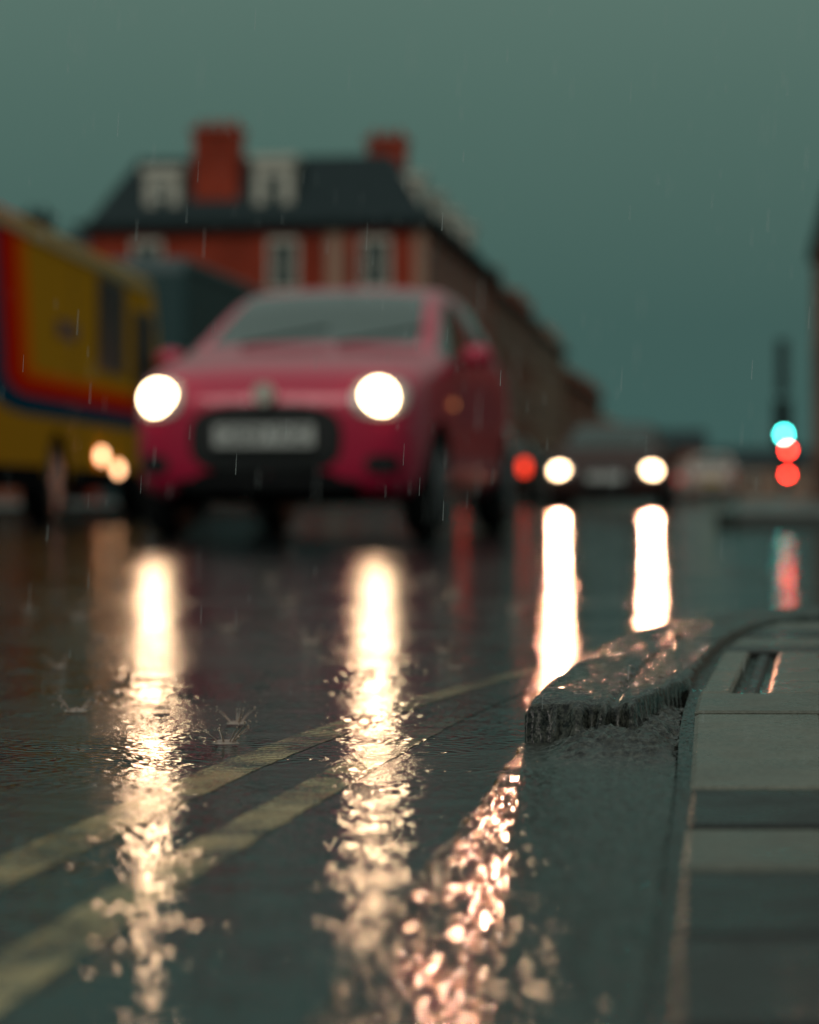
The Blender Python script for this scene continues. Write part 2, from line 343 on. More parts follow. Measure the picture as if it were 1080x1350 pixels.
def car(name, nose, yaw, st, paint, wy, wr, facing='toward', head=None, tail=None, scale=1.0, detail=True, headpos=(.58, .725), headr=(.088, .05, .088), plate_text=None, grille=True, zs=1.0, beam=0, beamcol=(1, .8, .6), glass=None):
    root = empty(name, (nose[0], nose[1], 0), -yaw); root.scale = (scale, scale, scale*zs)
    glass = glass or M_cglass
    NP = 10; verts = []; L = st[-1][0]; W = max(s[2] for s in st)
    for (y, zb, w, zm, zbelt, wb, wt, zte, ztc, tag) in st:
        half = [(0, zb), (w*.86, zb), (w*.975, zb+.09), (w, zm), (w*.99, zbelt-.07), (wb, zbelt), (wt, zte), (wt*.92, zte+(ztc-zte)*.35), (wt*.5, zte+(ztc-zte)*.85), (0, ztc)]
        ring = half + [(-a, b) for a, b in half[-2:0:-1]]
        verts += [(a, y, b) for a, b in ring]
    n = 18; fs = []; idx = []
    for i in range(len(st)-1):
        tag = st[i][9]
        for j in range(n):
            k = j if j < 9 else 17-j
            fs.append((i*n+j, i*n+(j+1) % n, (i+1)*n+(j+1) % n, (i+1)*n+j))
            mi = 0
            if k == 0: mi = 2
            if k == 5 and tag in 'WR': mi = 1
            if k in (7, 8) and tag in 'WB': mi = 1
            idx.append(mi)
    fs.append(tuple(range(n))[::-1]); idx.append(0)
    fs.append(tuple((len(st)-1)*n+j for j in range(n))); idx.append(0)
    me = bpy.data.meshes.new('tmp'); me.from_pydata(verts, [], fs)
    for m in (paint, glass, M_matt): me.materials.append(m)
    me.polygons.foreach_set('material_index', idx)
    bm = bmesh.new(); bm.from_mesh(me); bmesh.ops.recalc_face_normals(bm, faces=bm.faces); bm.to_mesh(me); bm.free()
    tmp = bpy.data.objects.new('tmp', me); COL.objects.link(tmp)
    sd = tmp.modifiers.new('s', 'SUBSURF'); sd.levels = 2; sd.render_levels = 2
    dg = bpy.context.evaluated_depsgraph_get(); dg.update()
    me_s = bpy.data.meshes.new_from_object(tmp.evaluated_get(dg))
    tmp.modifiers.clear(); tmp.data = me_s
    bvhbm = bmesh.new(); bvhbm.from_mesh(me_s); bvh = BVHTree.FromBMesh(bvhbm); bvhbm.free()
    cut = []
    for i, y in enumerate(wy):
        for s in (-1, 1):
            bm = bmesh.new()
            bmesh.ops.create_cone(bm, cap_ends=True, segments=40, radius1=wr+.045, radius2=wr+.045, depth=.6, matrix=Matrix.Translation((s*(W-.25+.3-.02), y, wr+.01)) @ Matrix.Rotation(R(90), 4, 'Y'))
            cme = bpy.data.meshes.new('c'); bm.to_mesh(cme); bm.free()
            for m in (paint, glass, M_matt): cme.materials.append(m)
            cme.polygons.foreach_set('material_index', [2]*len(cme.polygons))
            co = bpy.data.objects.new('c', cme); COL.objects.link(co); cut.append(co)
            b = tmp.modifiers.new('b', 'BOOLEAN'); b.operation = 'DIFFERENCE'; b.object = co; b.solver = 'EXACT'
    dg = bpy.context.evaluated_depsgraph_get(); dg.update()
    body = bpy.data.meshes.new_from_object(tmp.evaluated_get(dg)); body.name = name+'_body'
    for c in cut: bpy.data.objects.remove(c)
    bpy.data.objects.remove(tmp)
    ob = bpy.data.objects.new('body', body); COL.objects.link(ob); ob.parent = root
    body.polygons.foreach_set('use_smooth', [True]*len(body.polygons))
    try: body.set_sharp_from_angle(angle=R(40))
    except Exception: pass
    for i, y in enumerate(wy):
        for s in (-1, 1): wheel(root, 'wheel_%s_%s' % ('front' if i == 0 else 'rear', 'r' if s > 0 else 'l'), s*(W-.10), y, wr, .17, s)
    def fy(x, z, d=1):
        h = bvh.ray_cast(Vector((x, -3 if d > 0 else 9, z)), Vector((0, d, 0)))[0]
        return h[1] if h else 0
    hx, hz = headpos
    for s in (-1, 1):
        patch('headlamp_housing', bvh, 'front', s*hx, hz, headr[0]*1.55, headr[2]*1.2, .006, M_lens, root)
        yh = fy(s*hx, hz)-.005
        ellipsoid('headlamp', (s*hx, yh, hz), headr, head if head else M_lens, root)
        if beam: headlight_beam(root, s*hx, yh-headr[1]-.085, hz, beam, beamcol)
        patch('tail_lamp', bvh, 'rear', s*(W-.17), .82, .085, .14, .008, tail if tail else M_redoff, root)
    if grille:
        patch('grille_surround', bvh, 'front', 0, .515, .40, .178, .004, M_black, root, 3.2, 24, 10)
        patch('grille', bvh, 'front', 0, .515, .37, .15, .010, M_dark, root, 3.2, 24, 10)
        for zz in (.42, .455, .61, .635): patch('grille_slat', bvh, 'front', 0, zz, .31, .007, .02, M_black, root, 4, 20, 2)
        patch('lower_lip', bvh, 'front', 0, .285, .5, .03, .006, M_dark, root, 4, 20, 3)
    for s in (-1, 1):
        patch('fog_lamp_recess', bvh, 'front', s*.60, .385, .085, .05, .006, M_dark, root)
    y0 = fy(0, .53)
    box('front_plate', -.26, .26, y0-.035, y0-.02, .475, .586, M_plate, root, .002)
    if plate_text:
        cu = bpy.data.curves.new('plate_text', 'FONT'); cu.body = plate_text; cu.size = .105; cu.align_x = 'CENTER'; cu.align_y = 'CENTER'; cu.extrude = .001
        t = bpy.data.objects.new('plate_lettering', cu); COL.objects.link(t); t.parent = root; t.location = (0, y0-.038, .53); t.rotation_euler = (R(90), 0, 0)
        cu.materials.append(M_black)
    y1 = fy(0, .7, -1)
    box('rear_plate', -.26, .26, y1+.01, y1+.025, .60, .71, M_platey, root, .002)
    if detail:
        cyl('bonnet_badge', (0, fy(0, .72)-.045, .745), .055, .03, 'y', M_white, root, 24)
    for s in (-1, 1):
        my = 1.28 if st is HATCH else 1.62; mz = st[5][4]+.04
        ellipsoid('door_mirror', (s*(W+.08), my, mz), (.09, .055, .06), paint, root)
        box('mirror_arm', min(s*(W-.06), s*(W+.04)), max(s*(W-.06), s*(W+.04)), my-.02, my+.03, mz-.05, mz-.025, M_black, root)
        box('mirror_glass', s*(W+.08)-.065, s*(W+.08)+.065, my+.05, my+.057, mz-.04, mz+.04, M_chrome, root)
        d = 'right' if s > 0 else 'left'
        cy = wy[0]+.55; c2 = wy[0]+1.45
        for yy in (cy, c2, wy[1]-.45):
            patch('door_seam', bvh, d, yy, .60, .006, .33, .003, M_black, root, 8, 2, 12)
        for yy in (c2-.13, wy[1]-.58): patch('door_handle', bvh, d, yy, .82, .08, .017, .02, paint if detail else M_black, root, 3, 6, 2)
        patch('side_sill', bvh, d, (wy[0]+wy[1])/2, .25, (wy[1]-wy[0])/2-.36, .04, .004, M_dark, root, 8, 10, 2)
    if detail:
        for x in (-.3, .25):
            pts = []
            for k in range(9):
                xx = x+.45*k/8-.1; zz = 1.06+.10*k/8
                pts.append((xx, fy(xx, zz)-.012, zz))
            vs = []; f2 = []
            for p in pts: vs += [(p[0], p[1], p[2]-.008), (p[0], p[1], p[2]+.008)]
            for k in range(8): f2.append((2*k, 2*k+2, 2*k+3, 2*k+1))
            mesh('wiper', vs, f2, M_black, root)
        cyl('aerial', (0, 1.95, 1.55), .004, .25, 'z', M_black, root, 8)
        patch('side_repeater', bvh, 'right', .98, .72, .03, .02, .012, M_amber, root, 2.2, 6, 4)
    return root

# ------------------------------------------------------------------ ground / road
RA = math.atan2(.138, 1.0)           # road heading relative to the camera heading
ROADLOC = (.1, 2.12, 0)

g = mesh('ground', [(-1500, -1500, -.06), (1500, -1500, -.06), (1500, 1500, -.06), (-1500, 1500, -.06)], [(0, 1, 2, 3)], M_ground)
road = mesh('road', [(-7.6, -8, 0), (30, -8, 0), (30, 700, 0), (-7.6, 700, 0)], [(0, 1, 2, 3)], M_road)
road.location = ROADLOC; road.rotation_euler = (0, 0, -RA)
def slab(name, x0, x1, y0, y1, kerbside):
    root = empty(name, ROADLOC, -RA)
    box('paving', x0+(.15 if kerbside == 'l' else 0), x1-(.15 if kerbside == 'r' else 0), y0, y1, -.05, .10, M_pave2, root)
    ks = []
    y = y0
    xa, xb = (x1-.148, x1) if kerbside == 'r' else (x0, x0+.148)
    while y < min(y1, y0+110):
        ks.append((xa, xb, y+.004, y+.91, -.05, .105)); y += .914
    boxes('kerb_stones', ks, M_stone, root)
    return root
slab('pavement', -45, -7.6, -8, 400, 'r')
slab('pavement', 0, 40, 15, 400, 'l')

# kerb polyline (road-side edge)
LP = [(-.36, -1.6), (-.21, -.4), (-.038, 1.01), (.0087, 1.39), (.054, 1.73), (.10, 2.12), (.172, 2.59), (.275, 3.15), (.38, 3.55), (.52, 3.83), (.74, 4.03), (1.15, 4.22), (1.9, 4.42), (3.6, 4.7), (9, 5.3)]
def resample(pts, ds_fn):
    dens = []
    for a, b in zip(pts[:-1], pts[1:]):
        a, b = Vector(a), Vector(b); n = max(1, int((b-a).length/.004))
        for k in range(n): dens.append(a.lerp(b, k/n))
    dens.append(Vector(pts[-1]))
    W = 40; cs = [Vector((0, 0))]
    for p in dens: cs.append(cs[-1]+p)
    sm = []
    for i in range(len(dens)):
        w = min(W, i, len(dens)-1-i); sm.append((cs[i+w+1]-cs[i-w])/(2*w+1))
    acc = 0; res = [sm[0]]
    for a, b in zip(sm[:-1], sm[1:]):
        acc += (b-a).length
        if acc >= ds_fn(b): res.append(b); acc = 0
    return res
def ds(p):
    if 1.8 < p.y < 2.7: return .003
    if .8 < p.y < 3.9 and p.x < 1: return .006
    return .05
KL = resample(LP, ds)
def tang(i):
    a = KL[max(0, i-3)]; b = KL[min(len(KL)-1, i+3)]; return (b-a).normalized()
KN = [Vector((tang(i).y, -tang(i).x)) for i in range(len(KL))]
KW = .138
def sstep(a, b, x):
    t = max(0, min(1, (x-a)/(b-a))); return t*t*(3-2*t)
def kerb_h(p, y, t):
    n1 = noise.noise(Vector((p.x*30, p.y*30, 1.0))); n2 = noise.noise(Vector((p.x*90, p.y*90, 4.0))); n3 = noise.noise(Vector((p.x*200, p.y*200, 9.0)))
    edge = 2.13+.034*noise.noise(Vector((t*4, 3, 0)))+.030*noise.noise(Vector((t*11, 7, 0)))+sstep(.66, 1.0, t)*.26
    rough = sstep(1.90, 2.02, y-.02*n1)*sstep(.12, .40, t)
    near = .006+rough*(.010+.006*sstep(.3, .6, t)-.006*sstep(.8, 1, t))+rough*(.006*n1+.006*n2+.003*n3)
    near -= .010*sstep(edge-.035, edge-.005, y)
    near += .0006*n1
    far = .041+.0025*n1+.0020*n2+.0010*n3
    far -= .010*(1-sstep(edge, edge+.03, y))*(.5+n1)
    far -= .0045*math.exp(-((t-.56-.06*n1)/.02)**2)
    z = near+(far-near)*sstep(edge-.014, edge+.008, y+.004*n2+.010*n1)
    r = .010 if y > edge else .004
    for d in (t*KW, (1-t)*KW):
        if d < r: z -= r*(1-math.sqrt(max(0, 1-(1-d/r)**2)))
    if abs(y-3.05) < .006: z -= .008
    return z
kerb = empty('kerb')
TS = sorted(set([0, .012, .03, .05]+[k/46 for k in range(47)]+[.95, .97, .988, 1]))
vs = []; fs = []; mi = []
nT = len(TS)+2
for i, p in enumerate(KL):
    nrm = KN[i]
    jit = .005*noise.noise(Vector((p.x*25, p.y*25, 2)))+.004*noise.noise(Vector((p.x*70, p.y*70, 5)))
    vs.append((p.x-.001, p.y, -.03))
    for t in TS:
        q = p+nrm*(KW*t+jit*(1-t))
        vs.append((q.x, q.y, kerb_h(q, p.y+(0 if p.x < .6 else 2), t)))
    q = p+nrm*KW
    vs.append((q.x+.001, q.y, -.03))
for i in range(len(KL)-1):
    for j in range(nT-1):
        a = i*nT+j; fs.append((a, a+1, a+nT+1, a+nT)); mi.append(1 if KL[i].y < 1.90+.03*noise.noise(Vector((j*.4, 0, 0))) else 0)
ko = mesh('kerb_stones', vs, fs, [M_stone, M_stone_near], kerb, idx=mi, smooth=True)
bm = bmesh.new(); bm.from_mesh(ko.data); bm.normal_update()
if sum(f.normal.z for f in bm.faces) < 0: bmesh.ops.reverse_faces(bm, faces=bm.faces)
bm.to_mesh(ko.data); bm.free()

# pavement on our side: bed sheet + blocks
KR = [KL[i]+KN[i]*KW for i in range(len(KL))]
def xin(y):
    for a, b in zip(KR[:-1], KR[1:]):
        if a.y <= y <= b.y: return a.x+(b.x-a.x)*(y-a.y)/max(1e-6, b.y-a.y)
    return KR[0].x if y < KR[0].y else KR[-1].x
def pz(y): return .0095+.0255*sstep(1.5, 2.5, y)
pav = empty('pavement')
vs = []; fs = []
sel = [p for p in KR[::4]]+[KR[-1]]
last = -9
rows = []
for p in sel:
    if p.y > last+.002: rows.append(p); last = p.y
for p in rows: vs += [(p.x-.002, p.y, pz(p.y)-.0025), (p.x+.012, p.y, pz(p.y)-.0025), (p.x+.018, p.y, pz(p.y)-.0085), (14, p.y, pz(p.y)-.0085)]
for i in range(len(rows)-1):
    for j in range(3): fs.append((4*i+j, 4*i+j+1, 4*i+j+5, 4*i+j+4))
mb = mesh('bedding', vs, fs, M_bed, pav)
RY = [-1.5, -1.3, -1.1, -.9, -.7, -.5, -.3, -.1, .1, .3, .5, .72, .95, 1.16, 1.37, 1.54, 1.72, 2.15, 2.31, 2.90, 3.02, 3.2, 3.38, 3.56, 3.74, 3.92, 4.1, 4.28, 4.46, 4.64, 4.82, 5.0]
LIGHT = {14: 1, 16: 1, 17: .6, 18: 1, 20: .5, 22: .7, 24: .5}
vs = []; fs = []; cols = []
def block(x0, x1, y0, y1, dz, c, sl):
    def P(x, y, z):
        return (x+sl*(y-y0)+.002*noise.noise(Vector((x*30, y*30, 0))), y+.002*noise.noise(Vector((x*30, y*30, 8))), pz(y)+dz+z+.0008*noise.noise(Vector((x*9, y*9, 3))))
    b = len(vs); e = .0035
    vs.extend([P(x0, y0, -.012), P(x1, y0, -.012), P(x1, y1, -.012), P(x0, y1, -.012),
               P(x0, y0, -.002), P(x1, y0, -.002), P(x1, y1, -.002), P(x0, y1, -.002),
               P(x0+e, y0+e, 0), P(x1-e, y0+e, 0), P(x1-e, y1-e, 0), P(x0+e, y1-e, 0)])
    for k in range(4):
        fs.append((b+k, b+(k+1) % 4, b+4+(k+1) % 4, b+4+k)); fs.append((b+4+k, b+4+(k+1) % 4, b+8+(k+1) % 4, b+8+k))
    fs.append((b+8, b+9, b+10, b+11)); cols.extend([c]*12)
for ri, (ya, yb) in enumerate(zip(RY[:-1], RY[1:])):
    long = (yb-ya) > .3
    if ya < 3.4: sl = (xin(yb)-xin(ya))/(yb-ya); x = xin(ya)+.010
    else: sl = .135; x = max(xin(ya), xin(yb)-.135*(yb-ya))+.008
    k = 0
    while x < 4.5:
        w = .112 if ri == 16 else (.215 if not long else .13)
        if ri == 14: w = .31
        if ri == 17: w = .40
        if ri == 18 and k == 0: w = .030
        if ri == 18 and k == 1: w = .014
        if ri == 18 and k > 1: w = .20
        if k > 5: w = .2
        lt = LIGHT.get(ri, 0)
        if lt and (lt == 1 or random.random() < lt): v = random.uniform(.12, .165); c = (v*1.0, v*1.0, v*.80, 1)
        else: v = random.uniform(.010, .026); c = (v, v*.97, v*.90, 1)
        if ri == 18 and k == 1: c = (.02, .02, .02, 1)
        if ri == 16 and k == 1: c = (.03, .03, .028, 1)
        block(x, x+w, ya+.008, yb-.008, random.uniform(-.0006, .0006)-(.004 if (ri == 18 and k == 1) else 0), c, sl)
        x += w+.011; k += 1
bo = mesh('blocks', vs, fs, M_paver, pav)
ca = bo.data.color_attributes.new('blockcol', 'FLOAT_COLOR', 'POINT')
ca.data.foreach_set('color', [c for col in cols for c in col])

# double yellow lines
def strip(name, pts, wfn, z, m, parent, wearfn):
    pp = resample(pts, lambda p: .02)
    vs = []; fs = []; wr = []
    for i, p in enumerate(pp):
        a = pp[max(0, i-1)]; b = pp[min(len(pp)-1, i+1)]; t = (b-a).normalized(); nn = Vector((t.y, -t.x)); w = wfn(p.y)
        j1 = .003*noise.noise(Vector((p.x*40, p.y*40, 5))); j2 = .003*noise.noise(Vector((p.x*40, p.y*40, 15)))
        l = p-nn*(w/2+j1); r = p+nn*(w/2+j2)
        vs += [(l.x, l.y, z), (r.x, r.y, z)]; wr += [wearfn(p.y)]*2
    for i in range(len(pp)-1): fs.append((2*i, 2*i+1, 2*i+3, 2*i+2))
    o = mesh(name, vs, fs, m, parent)
    at = o.data.attributes.new('wear', 'FLOAT', 'POINT'); at.data.foreach_set('value', wr)
    return o
dy = empty('double_yellow_lines')
strip('outer_line', [(-.59, -1.2), (-.338, .8), (-.250, 1.35), (-.130, 2.03), (-.055, 2.35), (.022, 2.645), (.087, 2.86), (.17, 3.1), (.29, 3.5), (.42, 3.9), (.75, 4.25), (1.4, 4.5), (3.6, 4.85), (9, 5.45)],
      lambda y: .042-.010*sstep(2.2, 2.8, y), .0004, M_line, dy, lambda y: .85-.35*sstep(2.1, 2.8, y))
strip('inner_line', [(-.465, -1.2), (-.226, .8), (-.146, 1.38), (-.052, 1.92), (.016, 2.3), (.08, 2.6), (.13, 2.8)],
      lambda y: .037, .0004, M_line, dy, lambda y: .85-.85*sstep(1.9, 2.5, y))

# ------------------------------------------------------------------ vehicles
car('hatchback_car', (-.735, 12.3), R(11), HATCH, M_pink, (.68, 3.0), .285, head=M_head, plate_text='OE09 FXZ', beam=14, beamcol=(1, .58, .34))
car('saloon_car', (2.72, 33.6), R(8), SALOON, M_maroon, (.85, 3.5), .31, head=M_head2, headpos=(.64, .63), headr=(.105, .06, .085), detail=False, zs=.93, beam=520, beamcol=(1, .42, .25), glass=M_cglass2)
car('hatchback_car', (2.18, 52.4), R(8+180), HATCH, M_grey, (.68, 3.0), .285, tail=M_redlamp, detail=False)
car('hatchback_car', (10.1, 80.5), R(8+180), HATCH, M_whitecar, (.68, 3.0), .285, tail=M_redoff, detail=False, scale=1.08)
car('hatchback_car', (11.6, 97), R(8+180), HATCH, M_whitecar, (.68, 3.0), .285, tail=M_reddull, detail=False, scale=1.1)

def box_van(name, loc, yaw, L, W, H, paint, roofmat, windows, wheels, wr=.33, stand_in_lamps=()):
    root = empty(name, (loc[0], loc[1], 0), -yaw)
    prof = [(0, .42), (0, H-.18), (.05, H-.05), (.18, H), (L-1.05, H), (L-.85, H-.06), (L-.35, H*.60), (L-.05, H*.52), (L, H*.42), (L, .38), (L-.1, .32), (.1, .34)]
    bm = bmesh.new()
    a = [bm.verts.new((0, y, z)) for y, z in prof]; b = [bm.verts.new((-W, y, z)) for y, z in prof]
    n = len(prof)
    bm.faces.new(a); bm.faces.new(b[::-1])
    for i in range(n): bm.faces.new((a[i], b[i], b[(i+1) % n], a[(i+1) % n]))
    bmesh.ops.recalc_face_normals(bm, faces=bm.faces)
    ed = [e for e in bm.edges if abs(e.verts[0].co.x-e.verts[1].co.x) < 1e-5]
    bmesh.ops.bevel(bm, geom=ed, offset=.06, segments=3, affect='EDGES', profile=.5)
    me = bpy.data.meshes.new('tmpv'); bm.to_mesh(me); bm.free()
    me.materials.append(paint); me.materials.append(M_matt)
    tmp = bpy.data.objects.new('tmpv', me); COL.objects.link(tmp); cut = []
    for y in wheels:
        for x in (0, -W):
            bm = bmesh.new(); bmesh.ops.create_cone(bm, cap_ends=True, segments=40, radius1=wr+.08, radius2=wr+.08, depth=.7, matrix=Matrix.Translation((x, y, wr+.02)) @ Matrix.Rotation(R(90), 4, 'Y'))
            cme = bpy.data.meshes.new('c'); bm.to_mesh(cme); bm.free(); cme.materials.append(paint); cme.materials.append(M_matt)
            cme.polygons.foreach_set('material_index', [1]*len(cme.polygons))
            co = bpy.data.objects.new('c', cme); COL.objects.link(co); cut.append(co)
            md = tmp.modifiers.new('b', 'BOOLEAN'); md.operation = 'DIFFERENCE'; md.object = co; md.solver = 'EXACT'
    dg = bpy.context.evaluated_depsgraph_get(); dg.update()
    body = bpy.data.meshes.new_from_object(tmp.evaluated_get(dg))
    for c in cut: bpy.data.objects.remove(c)
    bpy.data.objects.remove(tmp)
    ob = bpy.data.objects.new('body', body); COL.objects.link(ob); ob.parent = root
    for y in wheels:
        wheel(root, 'wheel', -.13, y, wr, .22, 1); wheel(root, 'wheel', -W+.13, y, wr, .22, -1)
    box('roof_rail', -.045, .02, .1, L-1.1, H-.16, H-.05, roofmat, root, .01)
    box('roof_rail_far', -W-.02, -W+.045, .1, L-1.1, H-.16, H-.05, roofmat, root, .01)
    for (y0, y1, z0, z1) in windows:
        box('side_window_frame', -.02, .012, y0-.05, y1+.05, z0-.05, z1+.05, M_black, root, .008)
        box('side_window', -.02, .018, y0, y1, z0, z1, M_dark, root)
    A = Vector((0, L-.82, H-.10)); B = Vector((0, L-.38, H*.62)); d = (B-A).normalized(); nn = Vector((0, -d.z, d.y)); nn = nn if nn.y > 0 else -nn
    vs = [(-.12, *(A+nn*.012)[1:]), (-W+.12, *(A+nn*.012)[1:]), (-W+.12, *(B+nn*.012)[1:]), (-.12, *(B+nn*.012)[1:])]
    mesh('windscreen', vs, [(0, 1, 2, 3)], M_glassw, root)
    boxes('door_seams', [(-.01, .004, L-2.0, L-1.985, .5, H-.25), (-.01, .004, L-.72, L-.705, .5, H*.55), (-.01, .004, L*.42, L*.42+.012, .5, H-.25)], M_black, root)
    box('door_handle', -.01, .03, L-1.9, L-1.72, H*.48, H*.48+.035, M_black, root, .005)
    box('door_mirror', .05, .27, L-.78, L-.70, H*.56, H*.56+.28, M_black, root, .02)
    box('bumper_rear', -W+.05, -.05, -.07, -.005, .35, .52, M_black, root, .02)
    box('side_skirt', -.03, .008, wheels[0]+.5, wheels[1]-.5, .28, .46, M_matt, root, .005)
    box('side_skirt_rear', -.03, .008, .1, wheels[0]-.5, .28, .46, M_matt, root, .005)
    for x in (-.12, -W+.12): box('tail_lamp', x-.06, x+.06, -.03, -.002, .75, 1.15, M_redoff, root, .01)
    for (y, z) in stand_in_lamps:
        ellipsoid('stand_in_lamp', (.02, y, z), (.03, .10, .06), M_amberhi, root)  # added stand-ins for warm lights low by the van, not its own lamps
    return root
M_livery = van_livery()
v = box_van('camper_van', (-3.04, 16.8), R(4.1), 8.0, 2.15, 2.36, M_livery, M_cream, [(4.4, 5.55, 1.38, 2.12), (6.15, 7.05, 1.32, 1.95)], (2.75, 6.9), .33, stand_in_lamps=[(4.45, .58), (5.2, .47)])
box('lettering_stand_in', -.01, .012, 2.7, 3.5, 1.52, 1.66, M_dark, v, .004)  # plain dark shape standing in for illegible lettering on the van side
box_van('delivery_truck', (-2.72, 29.5), R(8), 6.5, 2.2, 3.15, M_teal, M_teal, [(5.3, 5.75, 1.7, 2.3)], (1.3, 5.2), .38)

# ------------------------------------------------------------------ buildings
def win_list(frames, glass, axis, pos, c, zc, w, h, f=.12, out=.05, sgn=1):
    def add(lst, a0, a1, z0, z1, d0, d1):
        if axis == 'x': lst.append((a0, a1, pos-d1, pos-d0, z0, z1))
        elif sgn > 0: lst.append((pos+d0, pos+d1, a0, a1, z0, z1))
        else: lst.append((pos-d1, pos-d0, a0, a1, z0, z1))
    add(frames, c-w/2-f, c-w/2, zc-h/2, zc+h/2, -.02, out); add(frames, c+w/2, c+w/2+f, zc-h/2, zc+h/2, -.02, out)
    add(frames, c-w/2-f, c+w/2+f, zc+h/2, zc+h/2+f*1.6, -.02, out+.02); add(frames, c-w/2-f-.05, c+w/2+f+.05, zc-h/2-.12, zc-h/2, -.02, out+.05)
    add(frames, c-w/2, c+w/2, zc-.03, zc+.03, .003, .018); add(frames, c-.025, c+.025, zc-h/2, zc-.03, .003, .016); add(frames, c-.025, c+.025, zc+.03, zc+h/2, .003, .016)
    add(glass, c-w/2, c+w/2, zc-h/2, zc+h/2, -.02, .002)

def chimney(parent, x, y, w, d, z0, z1, m, pots=3):
    box('chimney_stack', x-w/2, x+w/2, y-d/2, y+d/2, z0, z1-.18, m, parent)
    box('chimney_cap', x-w/2-.09, x+w/2+.09, y-d/2-.09, y+d/2+.09, z1-.18, z1, m, parent)
    for k in range(pots):
        xx = x-w/2+(k+.5)*w/pots if w >= d else x
        yy = y if w >= d else y-d/2+(k+.5)*d/pots
        cyl('chimney_pot', (xx, yy, z1+.15), .12, .3, 'z', m, parent, 12, r2=.095)

def mansard(parent, x0, x1, y0, y1, z0, z1, ins, m, over=.25):
    v = [(x0-over*.3, y0-over*.3, z0), (x1+over*.3, y0-over*.3, z0), (x1+over*.3, y1, z0), (x0-over*.3, y1, z0),
         (x0+ins, y0+ins, z1), (x1-ins, y0+ins, z1), (x1-ins, y1-.2, z1), (x0+ins, y1-.2, z1)]
    return mesh('mansard_roof', v, [(0, 1, 5, 4), (1, 2, 6, 5), (2, 3, 7, 6), (3, 0, 4, 7), (4, 5, 6, 7), (3, 2, 1, 0)], m, parent)

def dormer(parent, x, y, z0, z1, w, face, m=None):
    d = 1.5; m = m or M_white
    if face == 'x':
        box('dormer_cheeks', x-w/2, x+w/2, y, y+d, z0, z1-.25, m, parent)
        box('dormer_top', x-w/2-.12, x+w/2+.12, y-.12, y+d, z1-.25, z1, m, parent)
        box('dormer_glass', x-w/2+.38, x+w/2-.38, y-.012, y+.05, z0+.4, z1-.65, M_glassw, parent)
        box('dormer_bar', x-w/2+.38, x+w/2-.38, y-.03, y-.013, (z0+z1)/2-.08, (z0+z1)/2-.02, m, parent)
    else:
        box('dormer_cheeks', x-d, x, y-w/2, y+w/2, z0, z1-.25, m, parent)
        box('dormer_top', x-d, x+.12, y-w/2-.12, y+w/2+.12, z1-.25, z1, m, parent)
        box('dormer_glass', x-.05, x+.012, y-w/2+.28, y+w/2-.28, z0+.35, z1-.55, M_glassw, parent)

cx, cy = .5, 80.0
bh = empty('brick_building', (cx, cy, 0), -RA)
box('walls', -11.4, 0, 0, 21.5, 0, 9.1, M_brick, bh)
boxes('cornice', [(-11.7, .3, -.3, 21.5, 9.1, 9.25), (-11.85, .45, -.45, 21.5, 9.25, 9.42)], M_slate, bh)
mansard(bh, -11.4, 0, 0, 21.5, 9.42, 11.75, 1.35, M_slate)
fr, gl = [], []
for xx in (-1.65, -4.75):
    for zz in (7.95, 4.9): win_list(fr, gl, 'x', 0, xx, zz, .80, 1.4, f=.12)
for zz in (7.95, 4.9): win_list(fr, gl, 'x', 0, -9.4, zz, .80, 1.4, f=.12)
boxes('window_frames', fr, M_white, bh)
fr = []
for k in range(7):
    for zz in (7.95, 4.9): win_list(fr, gl, 'y', 0, 1.6+k*3.0, zz, .95, 1.5, f=.14, out=.02)
boxes('side_window_frames', fr, M_stonetrim, bh); boxes('window_glass', gl, M_glassw, bh)
boxes('stone_pilasters', [(-3.3, -2.7, -.08, .0, 3.3, 9.1), (-.35, .04, -.06, .0, 3.3, 9.1)]+[(0, .03, 3.0+k*3.0, 3.2+k*3.0, 3.3, 9.1) for k in range(6)], M_stonetrim, bh)
boxes('string_course', [(-11.44, .06, -.11, 0, 6.3, 6.42), (.0, .06, .002, 21.5, 6.3, 6.42)], M_stonetrim, bh)
boxes('shopfront', [(-11.0, -.4, -.12, 0, .1, 3.0), (0, .12, .6, 21, .1, 3.0)], M_teal, bh)
boxes('shop_glass', [(-10.6+k*2.6, -8.4+k*2.6, -.14, -.12, .7, 2.4) for k in range(4)]+[(.12, .14, 1+k*3.4, 3.9+k*3.4, .7, 2.4) for k in range(6)], M_glassw, bh)
dormer(bh, -8.95, .3, 9.42, 11.35, 1.2, 'x'); dormer(bh, -5.15, .3, 9.42, 11.65, 1.3, 'x')
for k in range(4): dormer(bh, -.3, 2.0+k*5, 9.42, 11.1, 1.2, 'y')
chimney(bh, -7.15, .9, 1.55, 1.0, 8.8, 12.65, M_brick, 4)
chimney(bh, -1.9, 4.5, 1.3, 1.0, 11.2, 12.75, M_brick, 3)
chimney(bh, -3.2, 14, .8, 1.6, 10.5, 12.4, M_brick2, 3)

